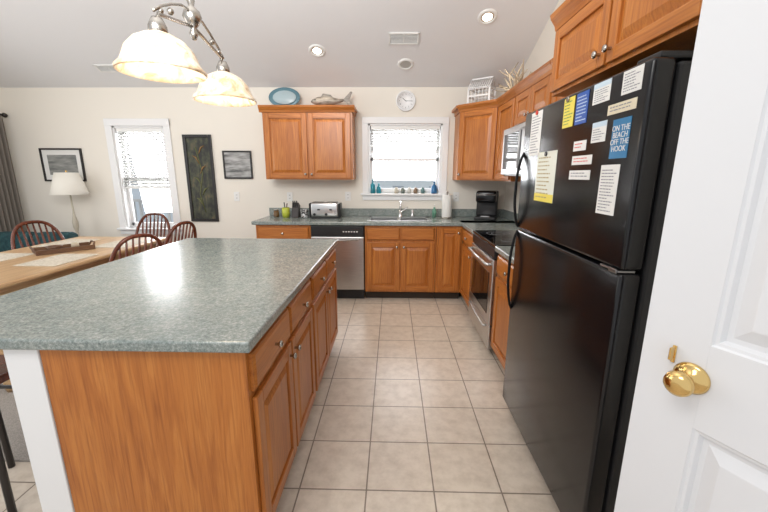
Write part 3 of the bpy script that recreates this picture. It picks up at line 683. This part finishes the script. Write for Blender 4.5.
for s in (-1,1):
    MB().box(s*.205-.195,s*.205+.195,-.30,.16,.32,.44,0,.04,4).obj('seat_cushion',TEAL,e)
    MB().box(s*.235-.225,s*.235+.225,.14,.32,.3,.75,0,.06,4).obj('back_cushion',TEAL,e)
    MB().box(s*.45-.055,s*.45+.055,-.31,.28,.1,.56,0,.05,4).obj('armrest',TEAL,e)
for x in (-.42,.42):
    for y in (-.24,.24): MB().cyl((x,y,0),.02,.09).obj('leg',DK,e)
e=thing('side_table','small white round side table under the lamp','side table',(-4.02,4.42,FZ))
MB().lathe([(0,.58),(.16,.58),(.165,.59),(.165,.605),(0,.608)],seg=32).obj('tabletop',TRIM,e)
MB().lathe([(0,0),(.13,0),(.12,.02),(.03,.05),(.02,.3),(.03,.55),(.05,.58),(0,.58)]).obj('pedestal',TRIM,e)
e=thing('table_lamp','white table lamp with tapered fabric shade beside window','lamp',(-3.94,4.40,FZ+.609))
MB().lathe([(0,0),(.06,0),(.06,.015),(.02,.04),(.014,.10),(.03,.16),(.032,.22),(.015,.30),(.010,.36),(.008,.60),(0,.60)]).obj('base',mat('aged_cream_metal',(.5,.45,.36),.4),e)
LS=mat('lamp_shade_fabric',(.72,.69,.62),.8,emit=(1,.95,.85),es=.05)
MB().lathe([(.19,.56),(.192,.562),(.115,.82),(.112,.82),(.187,.56)],seg=40).obj('shade',LS,e)
MB().lathe([(0,.80),(.008,.80),(.01,.84),(0,.855)]).obj('finial',BRS,e)
e=thing('curtain_panel','taupe pleated floor length curtain beside glass door','curtain',(XL+.10,4.10,0))
t=bmesh.new(); n_=80; r0=[];r1=[]
for i in range(n_+1):
    s=i/n_; y=.46*s; x=.035*math.sin(s*2*pi*8)
    r0.append(t.verts.new((x*1.2,y,.03))); r1.append(t.verts.new((x,y,2.10)))
for i in range(n_): t.faces.new((r0[i],r0[i+1],r1[i+1],r1[i]))
MB().add(t,0,True).obj('fabric',CURT,e)
MB().tube([(0,-.9,2.12),(0,.5,2.12)],.013).obj('rod',DK,e)
MB().ball((0,.49,2.12),.028).obj('finial',DK,e); MB().tube([(0,.44,2.12),(-.10,.44,2.12)],.007).obj('bracket',DK,e)
# ------------------------------------------------------------------ exterior
struct(MB().box(-40,30,YB+.2,70,-3.2,-3.0),'ground',mat('pale_sand',(.75,.74,.70),.9))
m=MB(); m.box(-7.5,2.5,YB+T,YB+1.7,-.15,-.02); struct(m,'floor_deck',mat('grey_deck_wood',(.5,.5,.49),.8))
e=thing('deck_railing','weathered grey deck railing outside the windows','railing',(0,YB+1.6,-.02))
m=MB()
for i in range(6): m.box(-7.4+i*1.9,-7.3+i*1.9,-.05,.05,0,1.0)
m.obj('post',mat('grey_rail_wood',(.50,.51,.53),.8),e)
m=MB(); m.box(-7.4,2.5,-.06,.06,.98,1.02); m.box(-7.4,2.5,-.02,.02,.1,.14)
for i in range(82): m.box(-7.38+i*.12,-7.345+i*.12,-.018,.018,.12,.98)
m.obj('rails',mat('grey_rail_wood2',(.48,.50,.52),.8),e)
def house(lab,loc,w,d,h,c):
    e=thing('neighbor_house',lab,'house',loc)
    MB().box(-w/2,w/2,0,d,0,h).obj('walls',mat('siding',c,.8),e)
    MB().prism([(-.4,h),(d+.4,h),(d/2,h+d*.25)],-w/2-.4,w/2+.4,axis='x').obj('roof',mat('shingles',(.5,.52,.55),.9),e)
    for x in (-w*.35,-w*.12,w*.12,w*.35):
        MB().box(x-.5,x+.5,-.05,0,h*.5,h*.78).obj('window',mat('dark_pane',(.35,.4,.45),.2),e)
house('pale grey blue coastal house beyond the deck',(-22,32,-3),16,7,4.2,(.58,.65,.72))
house('light blue coastal house seen through kitchen window',(2.2,34,-3),14,7,4.4,(.62,.68,.72))
# ------------------------------------------------------------------ lights
w=bpy.data.worlds.new('world'); scene.world=w; w.use_nodes=True
bg=w.node_tree.nodes['Background']; bg.inputs[0].default_value=(.95,.97,1,1); bg.inputs[1].default_value=.95
def area(name,loc,target,size,sy,energy,col=(1,1,1)):
    L=bpy.data.lights.new(name,'AREA'); L.shape='RECTANGLE'; L.size=size; L.size_y=sy; L.energy=energy; L.color=col
    o=bpy.data.objects.new(name,L); COL.objects.link(o); o.location=loc
    o.rotation_euler=(Vector(target)-Vector(loc)).to_track_quat('-Z','Y').to_euler(); return o
area('ceiling_bounce_fill',(-.9,.6,2.4),(-1.2,2.6,3.3),.8,.8,58,(1,.98,.96))  # added area lamp aimed up to brighten the ceiling, like a bounced flash
area('room_fill',(-1.2,-.4,3.2),(-.6,3.2,.8),1.6,1.0,36,(1,.98,.95))  # added soft fill from behind the camera, no fixture hangs there
area('dining_daylight',(XL+.3,2.4,1.5),(-1,2.8,.8),1.6,1.8,24,(.97,.98,1))
area('window_daylight',(.15,YB+.4,1.7),(.1,2.5,.3),.9,.8,22,(.97,.98,1))
area('window_daylight_dining',(-3.12,YB+.4,1.5),(-2.2,2.5,.6),.7,1.3,38,(.97,.98,1))
for (x,y) in ((-.784,4.07),(.845,3.688)):
    L=bpy.data.lights.new('can','SPOT'); L.energy=18; L.spot_size=2.0; L.spot_blend=.6; L.color=(1,.88,.7); L.shadow_soft_size=.05
    o=bpy.data.objects.new('can_light',L); COL.objects.link(o); o.location=(x,y,cz(y)-.04)
scene.view_settings.view_transform='Standard'; scene.view_settings.look='None'; scene.view_settings.exposure=0
